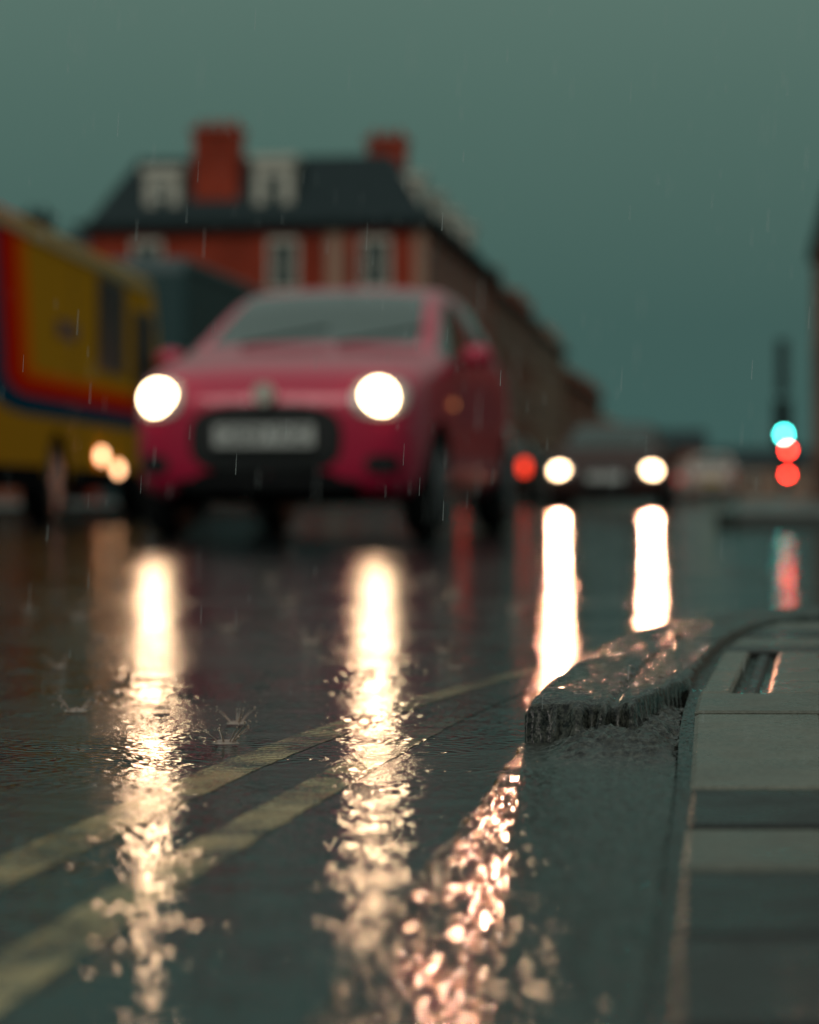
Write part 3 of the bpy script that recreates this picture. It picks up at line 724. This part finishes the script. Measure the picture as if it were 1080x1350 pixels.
def terrace(name, y0, y1, hgt, m, roof_h, unit, x_off=0.0, seed=1):
    rnd = random.Random(seed)
    root = empty(name, (cx, cy, 0), -RA)
    box('walls', -9+x_off, x_off, y0, y1, 0, hgt, m, root)
    box('eaves', -9.2+x_off, .3+x_off, y0-.02, y1, hgt, hgt+.22, M_slate, root)
    x0, x1 = -9.2+x_off, .2+x_off; xm = (x0+x1)/2
    z0 = hgt+.22; z1 = z0+roof_h
    mesh('pitched_roof', [(x0, y0, z0), (x1, y0, z0), (x1, y1, z0), (x0, y1, z0), (xm, y0+.02, z1), (xm, y1-.02, z1)],
         [(0, 1, 4), (1, 2, 5, 4), (2, 3, 5), (3, 0, 4, 5), (3, 2, 1, 0)], M_slate, root)
    n = max(1, int((y1-y0)/unit)); fr, gl, tr, pp = [], [], [], []
    for k in range(n):
        c = y0+(k+.5)*(y1-y0)/n; ys = y0+k*(y1-y0)/n
        for zz in [q for q in (4.6, 7.4) if q < hgt-.9]:
            for dd in (-unit*.24, unit*.24): win_list(fr, gl, 'y', x_off, c+dd, zz, .9, 1.45, f=.14, out=.02)
        tr.append((x_off, .04+x_off, ys+.02, ys+.3, .1, hgt))
        pp.append((-3+x_off, .36+x_off, ys-.05, ys+.28, hgt+.02, hgt+.22+rnd.uniform(.35, .8)))
        chimney(root, -2.4+x_off, ys+.8, .8, 1.3, hgt, z0+rnd.uniform(1.2, 2.1), m, 3)
        gl.append((x_off, x_off+.1, c-unit*.36, c+unit*.36, .6, 2.6))
        dormer(root, -.9+x_off, c, z0-.1, z0+1.3, 1.2, 'y', M_trim2)
    boxes('window_frames', fr, M_stonetrim, root); boxes('window_glass', gl, M_glassw, root); boxes('piers', tr, M_trim2, root); boxes('party_parapets', pp, m, root)
    return root
terrace('terraced_houses', 21.6, 42, 8.8, M_brick2, 1.4, 5.1, 0, 2)
terrace('terraced_houses', 42.1, 63, 8.5, M_brick3, 1.2, 5.2, 0, 3)
terrace('terraced_houses', 64, 98, 7.1, M_brick2, .9, 5.6, .1, 4)
terrace('terraced_houses', 100, 190, 5.2, M_brick3, 1.2, 6, .3, 5)
lb = empty('brick_house', (cx, cy, 0), -RA)
box('walls', -30, -13.2, 2, 14, 0, 7.6, M_brick2, lb)
mesh('pitched_roof', [(-30.3, 1.7, 7.6), (-12.9, 1.7, 7.6), (-12.9, 14.3, 7.6), (-30.3, 14.3, 7.6), (-30.2, 8, 10.0), (-13.0, 8, 10.0)], [(0, 1, 5, 4), (1, 2, 5), (2, 3, 4, 5), (3, 0, 4), (3, 2, 1, 0)], M_slate, lb)
fr, gl = [], []
for k in range(5):
    for zz in (2, 5.4): win_list(fr, gl, 'x', 2, -28+k*3.2, zz, .95, 1.5)
boxes('window_frames', fr, M_white, lb); boxes('window_glass', gl, M_glassw, lb)
chimney(lb, -15.6, 8, 1.0, .9, 9.0, 10.7, M_slate, 2)
rb = empty('shop_building', ROADLOC, -RA)
box('walls', 2.2, 12, 36, 69, .1, 7.0, M_brick2, rb)
box('parapet', 2.05, 12.1, 35.9, 69.1, 7.0, 7.3, M_slate, rb)
fr, gl = [], []
for k in range(8):
    for zz in (2.0, 5.0): win_list(fr, gl, 'y', 2.2, 38+k*4, zz, 1.0, 1.5, sgn=-1)
for k in range(3):
    for zz in (2.0, 5.0): win_list(fr, gl, 'x', 36, 4+k*3, zz, 1.0, 1.5)
boxes('window_frames', fr, M_trim2, rb); boxes('window_glass', gl, M_glassw, rb)
for q, (u, vv, w, h, mm) in enumerate([(255, -3, 12, 3.3, M_brick3), (262, 10, 12, 3.6, M_brick2), (270, 23, 12, 3.2, M_brick3), (265, -17, 13, 5.5, M_brick2), (290, 38, 16, 3.6, M_brick2)]):
    hh = empty('distant_house', ROADLOC, -RA)
    box('walls', vv, vv+w, u, u+8, 0, h, mm, hh)
    mesh('pitched_roof', [(vv-.3, u-.3, h), (vv+w+.3, u-.3, h), (vv+w+.3, u+8.3, h), (vv-.3, u+8.3, h), (vv-.1, u+4, h+2.2), (vv+w+.1, u+4, h+2.2)], [(0, 1, 5, 4), (1, 2, 5), (2, 3, 4, 5), (3, 0, 4), (3, 2, 1, 0)], M_slate, hh)
    fr, gl = [], []
    for k in range(4): win_list(fr, gl, 'x', u, vv+1.5+k*3, 1.8, 1.1, 1.3)
    boxes('window_frames', fr, M_white, hh); boxes('window_glass', gl, M_glassw, hh)

# ------------------------------------------------------------------ traffic lights
def traffic_light(x, y, lit, zgreen, ztop, low_red=None):
    root = empty('traffic_light', (x, y, 0), 0)
    cyl('pole', (0, 0, ztop/2), .05, ztop, 'z', M_steel, root, 16)
    zz = [zgreen+.72, zgreen+.36, zgreen]
    box('signal_head', -.16, .16, -.28, -.06, zgreen-.22, zgreen+.94, M_black, root, .03)
    box('backing_board', -.26, .26, -.06, -.04, zgreen-.35, zgreen+1.1, M_black, root, .005)
    names = ('red', 'amber', 'green')
    for k, z in enumerate(zz):
        m = M_sigoff
        if names[k] == lit: m = M_sigred if lit == 'red' else M_siggreen
        cyl('lens_'+names[k], (0, -.29, z), .11, .03, 'y', m, root, 24)
        bm = bmesh.new(); vs2 = []
        for q in range(13):
            a = math.pi*q/12
            vs2.append((bm.verts.new((.13*math.cos(a), -.28, z+.13*math.sin(a))), bm.verts.new((.13*math.cos(a), -.46, z-.02+.13*math.sin(a)))))
        for q in range(12): bm.faces.new((vs2[q][0], vs2[q+1][0], vs2[q+1][1], vs2[q][1]))
        from_bm('hood_'+names[k], bm, M_black, root)
    if low_red:
        box('pedestrian_box', -.14, .14, -.24, -.06, low_red-.25, low_red+.25, M_black, root, .02)
        cyl('pedestrian_red', (0, -.25, low_red), .10, .02, 'y', M_sigred, root, 20)
    return root
t1 = traffic_light(11.56, 75, 'green', 2.15, 3.4)
box('camera_mast', -.17, .17, -.12, .12, 3.4, 5.1, M_steel, t1, .02)
traffic_light(15.60, 100, 'red', 1.42, 2.9, low_red=1.15)

# ------------------------------------------------------------------ rain and splashes
m, nt, N, L, P = newmat('rain_water')
P.inputs['Base Color'].default_value = (.62, .46, .38, 1); P.inputs['Roughness'].default_value = .12; P.inputs['Transmission Weight'].default_value = .45; P.inputs['IOR'].default_value = 1.33  # splash water tinted warm: headlight glow put into the base colour
M_rain = m
m2, nt, N, L, P = newmat('rain_streak')
tr = N.new('ShaderNodeBsdfTransparent'); mx = N.new('ShaderNodeMixShader'); mx.inputs[0].default_value = .28
P.inputs['Base Color'].default_value = (.8, .85, .85, 1); P.inputs['Roughness'].default_value = .2
L.new(tr.outputs[0], mx.inputs[1]); L.new(P.outputs[0], mx.inputs[2]); L.new(mx.outputs[0], N['Material Output'].inputs['Surface'])
bm = bmesh.new()
for k in range(900):
    y = random.uniform(1.1, 7); x = random.uniform(-.22, .22)*y; z = random.uniform(.01, .2+.24*y)
    ln = random.uniform(.008, .022); r = random.uniform(.00018, .0004)
    bmesh.ops.create_cone(bm, cap_ends=True, segments=5, radius1=r, radius2=r*.5, depth=ln, matrix=Matrix.Translation((x, y, z)) @ Matrix.Rotation(R(3), 4, 'Y'))
from_bm('rain', bm, m2)
def splash(x, y, s, seed):
    rnd = random.Random(seed); bm = bmesh.new()
    for k in range(11):
        a = rnd.uniform(0, 6.283); h = s*rnd.uniform(.15, 1.1)**1.2; lean = rnd.uniform(.4, 1.3)
        p0 = Vector((math.cos(a)*s*.3, math.sin(a)*s*.3, 0)); prev = None
        for q in range(5):
            t = q/4; c = p0+Vector((math.cos(a)*lean*s*t*.8, math.sin(a)*lean*s*t*.8, h*(t-.25*t*t))); rr = s*.045*(1-.75*t)
            ring = [bm.verts.new(c+Vector((math.cos(b)*rr, math.sin(b)*rr, 0))) for b in (0, 1.57, 3.14, 4.71)]
            if prev:
                for i in range(4): bm.faces.new((prev[i], prev[(i+1) % 4], ring[(i+1) % 4], ring[i]))
            prev = ring
        bmesh.ops.create_icosphere(bm, subdivisions=1, radius=s*rnd.uniform(.03, .07), matrix=Matrix.Translation(c+Vector((0, 0, s*.06))))
        bmesh.ops.create_icosphere(bm, subdivisions=1, radius=s*rnd.uniform(.02, .05), matrix=Matrix.Translation(c+Vector((math.cos(a)*s*rnd.uniform(.1, .6), 0, s*rnd.uniform(-.1, .6)))))
    n = 20; A = []
    for rr, z in ((.55, 0), (.42, .10), (.38, .02)):
        A.append([bm.verts.new((math.cos(2*math.pi*i/n)*s*rr, math.sin(2*math.pi*i/n)*s*rr, s*z)) for i in range(n)])
    for u, w in ((0, 1), (1, 2)):
        for i in range(n): bm.faces.new((A[u][i], A[u][(i+1) % n], A[w][(i+1) % n], A[w][i]))
    o = from_bm('rain_splash', bm, M_rain, smooth=True); o.location = (x, y, .002)
SP = [(-.163, 2.14, .022), (-.34, 2.46, .022), (-.147, 3.6, .028), (-.30, 4.0, .028), (.1, 5.4, .034), (-.45, 3.1, .018), (-.25, 5.0, .03), (.2, 4.6, .028), (-.05, 3.0, .016), (-.6, 4.4, .03), (.33, 5.9, .03)]
rs = random.Random(5)
for k in range(16):
    y = rs.uniform(2.2, 6.5); SP.append((rs.uniform(-.16, .03)*y, y, rs.uniform(.008, .013)*(1+.2*y)))
for k, (x, y, s) in enumerate(SP):
    splash(x, y, s, k)

# ------------------------------------------------------------------ sky + light
w = bpy.data.worlds.new("World"); scn.world = w; w.use_nodes = True
N = w.node_tree.nodes; L = w.node_tree.links
bg = N['Background']
tc = N.new('ShaderNodeTexCoord'); sp = N.new('ShaderNodeSeparateXYZ'); L.new(tc.outputs['Generated'], sp.inputs[0])
cr = N.new('ShaderNodeValToRGB'); E = cr.color_ramp.elements
E[0].position = 0; E[0].color = (.046, .108, .098, 1)
E[1].position = 1; E[1].color = (.46, .50, .46, 1)
for p, c in ((.07, (.046, .106, .096, 1)), (.16, (.074, .142, .120, 1)), (.24, (.108, .182, .150, 1)), (.5, (.26, .31, .28, 1))):
    e = E.new(p); e.color = c
L.new(sp.outputs[2], cr.inputs[0])
sky = N.new('ShaderNodeTexSky'); sky.sky_type = 'NISHITA'; sky.sun_disc = False
sky.sun_elevation = R(35); sky.sun_rotation = R(200); sky.air_density = 2; sky.dust_density = 4
sc = N.new('ShaderNodeVectorMath'); sc.operation = 'SCALE'; sc.inputs[3].default_value = .05; L.new(sky.outputs[0], sc.inputs[0])
cn = N.new('ShaderNodeTexNoise'); cn.inputs['Scale'].default_value = 1.6; cn.inputs['Detail'].default_value = 3; L.new(tc.outputs['Generated'], cn.inputs['Vector'])
mr = N.new('ShaderNodeMapRange'); mr.inputs[3].default_value = .82; mr.inputs[4].default_value = 1.18; L.new(cn.outputs['Fac'], mr.inputs[0])
sc2 = N.new('ShaderNodeVectorMath'); sc2.operation = 'SCALE'; L.new(cr.outputs[0], sc2.inputs[0]); L.new(mr.outputs[0], sc2.inputs[3])
mx = N.new('ShaderNodeMix'); mx.data_type = 'RGBA'; mx.inputs[0].default_value = .04
L.new(sc2.outputs[0], mx.inputs[6]); L.new(sc.outputs[0], mx.inputs[7]); L.new(mx.outputs[2], bg.inputs['Color'])
bg.inputs['Strength'].default_value = 1.0
sd = bpy.data.lights.new('sun', 'SUN'); sd.energy = .55; sd.angle = R(25); sd.color = (1, .93, .85)
so = bpy.data.objects.new('sun', sd); COL.objects.link(so)
so.rotation_euler = (R(50), 0, R(-22)); so.location = (0, -5, 20)

# ------------------------------------------------------------------ camera
cd = bpy.data.cameras.new('camera'); cam = bpy.data.objects.new('camera', cd); COL.objects.link(cam)
cd.sensor_fit = 'VERTICAL'; cd.sensor_height = 36; cd.sensor_width = 28.8; cd.lens = 85
cam.location = (0, 0, .22); cam.rotation_euler = (R(90)-math.atan(20/3187), 0, 0)
cd.clip_start = .05; cd.clip_end = 3000
cd.dof.use_dof = True; cd.dof.focus_distance = 2.1; cd.dof.aperture_fstop = 4.2
scn.camera = cam
scn.view_settings.view_transform = 'Standard'; scn.view_settings.look = 'None'; scn.view_settings.exposure = 0
